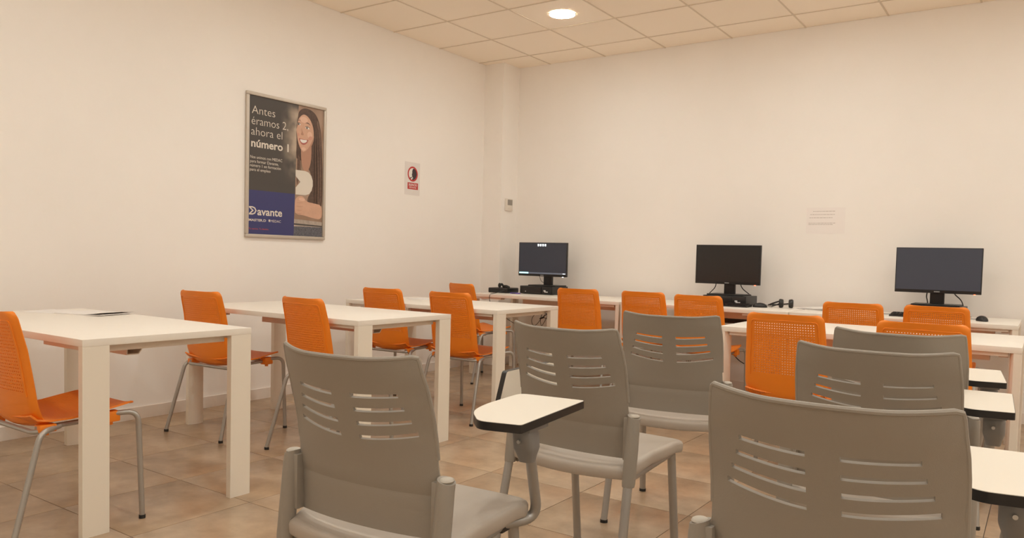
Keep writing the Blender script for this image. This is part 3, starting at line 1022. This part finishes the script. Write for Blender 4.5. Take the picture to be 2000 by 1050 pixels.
def make_monitor(x, y, z, label, on=False, base_z=PCZ, neck_dx=0., reflection_glow=False):
    t = thing('computer_monitor', label, 'monitor', (x, y, base_z), 0, 'computer monitors on the wall desks')
    dz = z-base_z
    W, HH = .536, .318
    mb = MB().box(-W/2, W/2, 0, .022, dz, dz+HH, .003)
    mb.box(-W*.33, W*.33, .02, .045, dz+.05, dz+HH*.72, .008)
    mb.build('housing', 'black', t)
    sc = MB().box(-W/2+.006, W/2-.006, -.0012, .001, dz+.022, dz+HH-.006).build('screen', 'screenon' if on else ('screenreflect' if reflection_glow else 'screen'), t, 0)
    MB().box(-.018, .018, -.0012, .0006, dz+.007, dz+.014).build('maker_mark', 'logo', t, 0)
    MB().box(neck_dx-.045, neck_dx+.045, .030, .062, .006, dz+.12, .006).build('stand_neck', 'black', t)
    MB().box(neck_dx-.150, neck_dx+.150, -.075, .13, 0, .010, .004).build('stand_base', 'black', t)
    if on:
        for k in range(4):
            u = -.055+k*.026
            MB().box(u, u+.016, -.0020, -.0011, dz+HH-.034, dz+HH-.014).build('desktop_icon', 'screenui', sc, 0)
            MB().box(u+.002, u+.014, -.0020, -.0011, dz+HH-.042, dz+HH-.038).build('icon_caption', 'screenbar', sc, 0)
        MB().box(-W/2+.006, W/2-.006, -.0016, -.0011, dz+.022, dz+.036).build('task_bar', 'screenbar', sc, 0)
        MB().box(-W/2+.012, -W/2+.115, -.0022, -.0011, dz+.023, dz+.036).build('search_field', 'screenglow', sc, 0)
        MB().box(W/2-.04, W/2-.014, -.0022, -.0011, dz+.027, dz+.032).build('clock_text', 'screenui', sc, 0)
    MB().box(W/2-.045, W/2-.033, -.002, .004, dz-.0035, dz+.001).build('power_led', 'ledw' if on else 'led', t, 0)
    return t
make_monitor(.745, -.30, .899, 'lit black monitor showing icons and a task bar', True, neck_dx=.045)
make_monitor(2.525, -.30, .897, 'dark switched-off monitor behind the keyboard and headphones', neck_dx=.012)
make_monitor(4.028, -.30, .895, 'dark switched-off monitor farthest from the corner pillar', neck_dx=.0, reflection_glow=True)

def make_pc(x0, x1, y0, y1, label):
    t = thing('desktop_computer', label, 'computer', ((x0+x1)/2, y0, DZ), 0, 'slim desktop computers')
    a = (x1-x0)/2
    MB().box(-a, a, .006, y1-y0, .003, .074, .003).build('case', 'black', t)
    MB().box(-a+.006, a*.35, 0, .0065, .008, .068, .002).build('front_panel', 'blackedge', t)
    MB().box(a*.38, a-.004, .001, .0065, .008, .068, .002).build('front_panel', 'black', t)
    MB().box(-a*.55, a*.28, -.001, .001, .040, .056).build('disc_drive', 'black', t, 0)
    MB().box(a*.50, a*.62, -.001, .002, .030, .042).build('sticker', 'sticker', t, 0)
    MB().box(a*.55, a*.75, -.001, .002, .022, .030).build('sticker', 'sticker', t, 0)
    MB().disc((-a*.62, .001, .024), .005, -.002, 12, 'y').build('power_button', 'sticker', t)
    for sx in (-1, 1):
        MB().box(sx*(a-.03)-.012, sx*(a-.03)+.012, .03, .06, 0, .004).build('foot', 'rubber', t, 0)
    return t
make_pc(.600, .955, -.455, -.17, 'slim black computer under the lit monitor')
make_pc(2.385, 2.735, -.455, -.17, 'slim black computer under the monitor behind the keyboard')
make_pc(3.86, 4.21, -.455, -.17, 'slim black computer under the monitor farthest from the pillar')

cable('monitor_cable', [(.69, -.262, .93), (.69, -.235, .85), (.69, -.15, .830), (.70, -.09, .79), (.70, -.05, .70), (.70, -.05, .50)], 'thin black cable dropping behind the lit monitor', r=.0022)
cable('monitor_cable', [(2.42, -.262, .93), (2.40, -.20, .87), (2.31, -.13, .80), (2.24, -.11, .745), (2.2, -.08, .72), (2.2, -.06, .5)], 'black cable looping out left of the middle monitor neck', r=.004)
cable('monitor_cable', [(2.62, -.262, .93), (2.62, -.22, .87), (2.66, -.15, .82), (2.70, -.09, .78), (2.70, -.06, .6)], 'black cable looping out right of the middle monitor neck', r=.004)
cable('monitor_cable', [(3.97, -.262, .93), (3.955, -.22, .87), (3.955, -.14, .832), (3.955, -.08, .78), (3.95, -.06, .6)], 'black cable hanging on the pillar side of the far monitor neck', r=.004)
cable('monitor_cable', [(4.12, -.262, .93), (4.13, -.22, .89), (4.17, -.17, .85), (4.18, -.10, .80), (4.18, -.06, .6)], 'black cable hanging on the outer side of the far monitor neck', r=.004)

def make_mouse(x, y, rz, label):
    t = thing('computer_mouse', label, 'mouse', (x, y, DZ), R(rz), 'black computer mice')
    MB().ball((0, 0, .004), .032, .055, .032, 16, 10, -.12).build('shell', 'black', t)
    MB().disc((-.003, .028, .020), .007, .006, 10, 'x').build('scroll_wheel', 'rubber', t)
    return t
make_mouse(2.855, -.480, -70, 'black mouse between keyboard and headphones')
cable('mouse_cable', [(2.905, -.455, DZ+.014), (2.93, -.42, DZ+.006), (2.86, -.20, DZ+.004), (2.80, -.15, DZ+.004)], 'thin black cord of the mouse by the headphones', r=.002)
make_mouse(4.325, -.600, 25, 'black mouse alone near the end of the last wall desk')
cable('mouse_cable', [(4.305, -.545, DZ+.014), (4.28, -.52, DZ+.005), (4.25, -.46, DZ+.004), (4.22, -.48, DZ+.004), (4.20, -.42, DZ+.004), (4.24, -.25, DZ+.004)], 'looped cord of the mouse on the last wall desk', r=.002)

def make_keyboard(x, y, rz, label):
    t = thing('keyboard', label, 'keyboard', (x, y, DZ), R(rz), 'black keyboards')
    prof = [(-.065, 0), (-.065, .010), (.055, .022), (.065, .020), (.065, 0)]
    MB().loft([[(-.22, a, b) for a, b in prof], [(.22, a, b) for a, b in prof]]).build('body', 'black', t, 0)
    key = None
    for r in range(5):
        yy = -.050+r*.0225
        for c in range(18):
            if r == 0 and 4 <= c <= 8:
                if c == 4:
                    z = .0105+(yy+.065)*.1
                    MB().box(-.105, .01, yy-.009, yy+.009, z, z+.006).build('key', 'blackedge', t, 0)
                continue
            xx = -.2005+c*.0236
            if key is None:
                key = MB().box(-.0098, .0098, -.0092, .0092, 0, .006).mesh('key', 'blackedge', 0)
            o = link('key', key, t)
            o.location = (xx, yy, .0105+(yy+.065)*.1)
    return t
make_keyboard(2.580, -.565, 0, 'black keyboard in front of the middle monitor')
make_keyboard(4.000, -.560, 0, 'black keyboard in front of the monitor farthest from the pillar')
cable('keyboard_cable', [(3.78, -.515, DZ+.008), (3.72, -.47, DZ+.005), (3.60, -.42, DZ+.004), (3.45, -.40, DZ+.004)], 'black cord running along the desk from the far keyboard', r=.002)

# headphones lying with the ear cups upright
HP = thing('headphones', 'black over-ear headphones lying between mouse and papers', 'headphones', (3.02, -.37, DZ), R(18))
for dx in (-.034, .034):
    cup = MB()
    rings = []
    for k, (q, r) in enumerate(((-.016, .020), (-.014, .030), (0, .034), (.012, .034), (.018, .028), (.018, .012))):
        rings.append([(dx+q*(1 if dx > 0 else -1), r*math.cos(2*math.pi*i/18), .035+r*math.sin(2*math.pi*i/18)) for i in range(18)])
    cup.loft(rings).build('ear_cup', 'black', HP)
band = [(-.04, 0, .05)]+[(-.05-.075*math.sin(math.pi*k/10), .085*(1-math.cos(math.pi*k/10))*.9, .05-.034*min(1, k/4)) for k in range(0, 11)]+[(.04, .10, .03), (.045, .01, .05)]
MB().tube(arc(band, .03, 3), .006, 8).build('head_band', 'black', HP)
MB().tube(arc([(-.05, -.01, .03), (-.075, -.030, .022), (-.10, -.045, .014)], .03, 5), .0055, 8).build('microphone_arm', 'black', HP)

# papers
def sheet_mesh(w, d, th, curl=0., name='sheet', material='paper', n=12, tilt=0.):
    vs, fs = [], []
    for k in range(n+1):
        for y in (0, d):
            x = w*k/n
            z = curl*max(0, (k/n-.55)/.45)**2*(1.0 if y == 0 else .75)+tilt*k/n
            vs += [(x, y, z), (x, y, z+th)]
    for k in range(n):
        a = 4*k
        b = a+4
        fs += [(a+1, a+3, b+3, b+1), (a, b, b+2, a+2), (a, a+1, b+1, b), (a+2, b+2, b+3, a+3)]
    fs += [(0, 2, 3, 1), (4*n, 4*n+1, 4*n+3, 4*n+2)]
    return MB().add(vs, fs).mesh(name, material, 40)
BK = thing('booklet', 'open white booklet with one curled corner on the near wall-side desk', 'booklet', (.60, -4.585, DZ), R(16))
o = link('page_block', sheet_mesh(.30, .22, .0035, .004), BK)
o = link('page', sheet_mesh(.298, .218, .0006, .013), BK)
o.location = (.001, .001, .0038)
o = link('page', sheet_mesh(.21, .30, .0012), BK)
o.rotation_euler = (0, 0, R(95))
o.location = (.085, .01, .0)
o = tag(link('paper_sheet', sheet_mesh(.29, .205, .0012)), 'single white sheet lying on the row desk nearest the computers', 'paper')
o.location = (.64, -2.05, DZ+.0003)
o.rotation_euler = (0, 0, R(8))
for k in range(3):
    o = tag(link('paper_sheet', sheet_mesh(.21, .297, .002+.001*k, .004 if k == 2 else 0)), ('lowest', 'middle', 'topmost')[k]+' white sheet of the loose pile beside the headphones', 'paper', 'papers beside the headphones')
    o.location = (3.085+.02*k, -.42+.012*k, DZ+.0003+.0045*k)
    o.rotation_euler = (0, 0, R(-8-6*k))

# black case with a strap on the pillar-side desk, purple card
BC = thing('equipment_case', 'low black equipment case with a crumpled strap on top', 'case', (.415, -.455, DZ), R(6))
MB().box(-.105, .105, -.11, .11, 0, .047, .010).build('case_body', 'black', BC)
vs = []
st = MB()
st.tube(arc([(-.02, -.05, .050), (-.005, -.03, .085), (.015, -.03, .060), (.045, -.05, .066), (.075, -.06, .052)], .012, 4), .010, 8)
st.tube(arc([(.0, -.02, .052), (.03, 0, .062), (.06, -.03, .058), (.10, -.075, .054), (.108, -.10, .045)], .012, 4), .012, 8)
st.ball((-.018, -.045, .068), .016, .014, .024, 10, 6)
st.build('strap', 'rubber', BC)
PU = thing('purple_pouch', 'small purple plastic pouch beside the slim computer', 'pouch', (.625, -.560, DZ), R(10))
MB().box(-.045, .045, -.02, .02, 0, .010, .003).build('pouch_body', 'purple', PU)
MB().box(-.030, .010, -.0215, -.019, .002, .007, .0005).build('zip_pull', 'black', PU)

# cables under the wall desks
cable('case_cable', [(.515, -.56, DZ+.03), (.54, -.75, DZ+.008), (.555, -.872, DZ+.002), (.565, -.876, .66), (.62, -.80, .56), (.70, -.60, .44), (.80, -.50, .36), (.92, -.42, .31), (1.0, -.35, .18), (1.02, -.3, .02)], 'thin black cable hanging over the front of the pillar-side desk', r=.0028)
CB = thing('cable_bundle', 'tied bundle of thin black cable loops under the pillar-side desk', 'cable', (.84, -.42, .5))
for cxx, czz, rx_, rz_, ph_ in ((-.070, 0, .052, .058, 0), (.005, .005, .030, .060, .5), (.065, .045, .050, .026, 1.2)):
    pts = []
    for k in range(27):
        t = 2*math.pi*k/26+ph_
        pts.append((cxx+rx_*math.cos(t)+.25*rz_*math.sin(t), .012*math.sin(t*2)+.01*k/26, czz+rz_*math.sin(t)+.35*rx_*math.cos(t)))
    MB().tube(arc(pts+[(.11, .12, .12), (.13, .20, .205)], .004, 4), .0026, 6).build('cable_loop', 'black', CB)
MB().tube([(-.02, -.012, .01), (.02, -.014, .025)], .007, 8).build('cable_tie', 'rubber', CB)
PSU = thing('power_strip', 'black power strip hung under the keyboard desk', 'power strip', (2.76, -.56, DZ-.13))
MB().box(-.16, .16, -.025, .025, 0, .035, .004).build('strip_body', 'black', PSU)
for k in range(4):
    MB().disc((-.11+.07*k, -.026, .018), .012, .004, 12, 'y').build('socket', 'rubber', PSU)
for sx in (-1, 1):
    MB().box(sx*.13-.008, sx*.13+.008, -.01, .01, .034, .040).build('hanger', 'black', PSU, 0)
cable('strip_cable', [(2.70, -.600, DZ-.105), (2.71, -.605, .585), (2.74, -.605, .570), (2.77, -.605, .59), (2.78, -.600, DZ-.105)], 'short looped cable below the hung power strip', r=.004, rad=.02)
cable('strip_cable', [(2.585, -.56, DZ-.11), (2.575, -.58, .56), (2.60, -.56, .46), (2.70, -.45, .30), (2.88, -.30, .20), (2.95, -.20, .24), (2.98, -.10, .4)], 'long black cable drooping to the wall from the power strip', r=.0035)
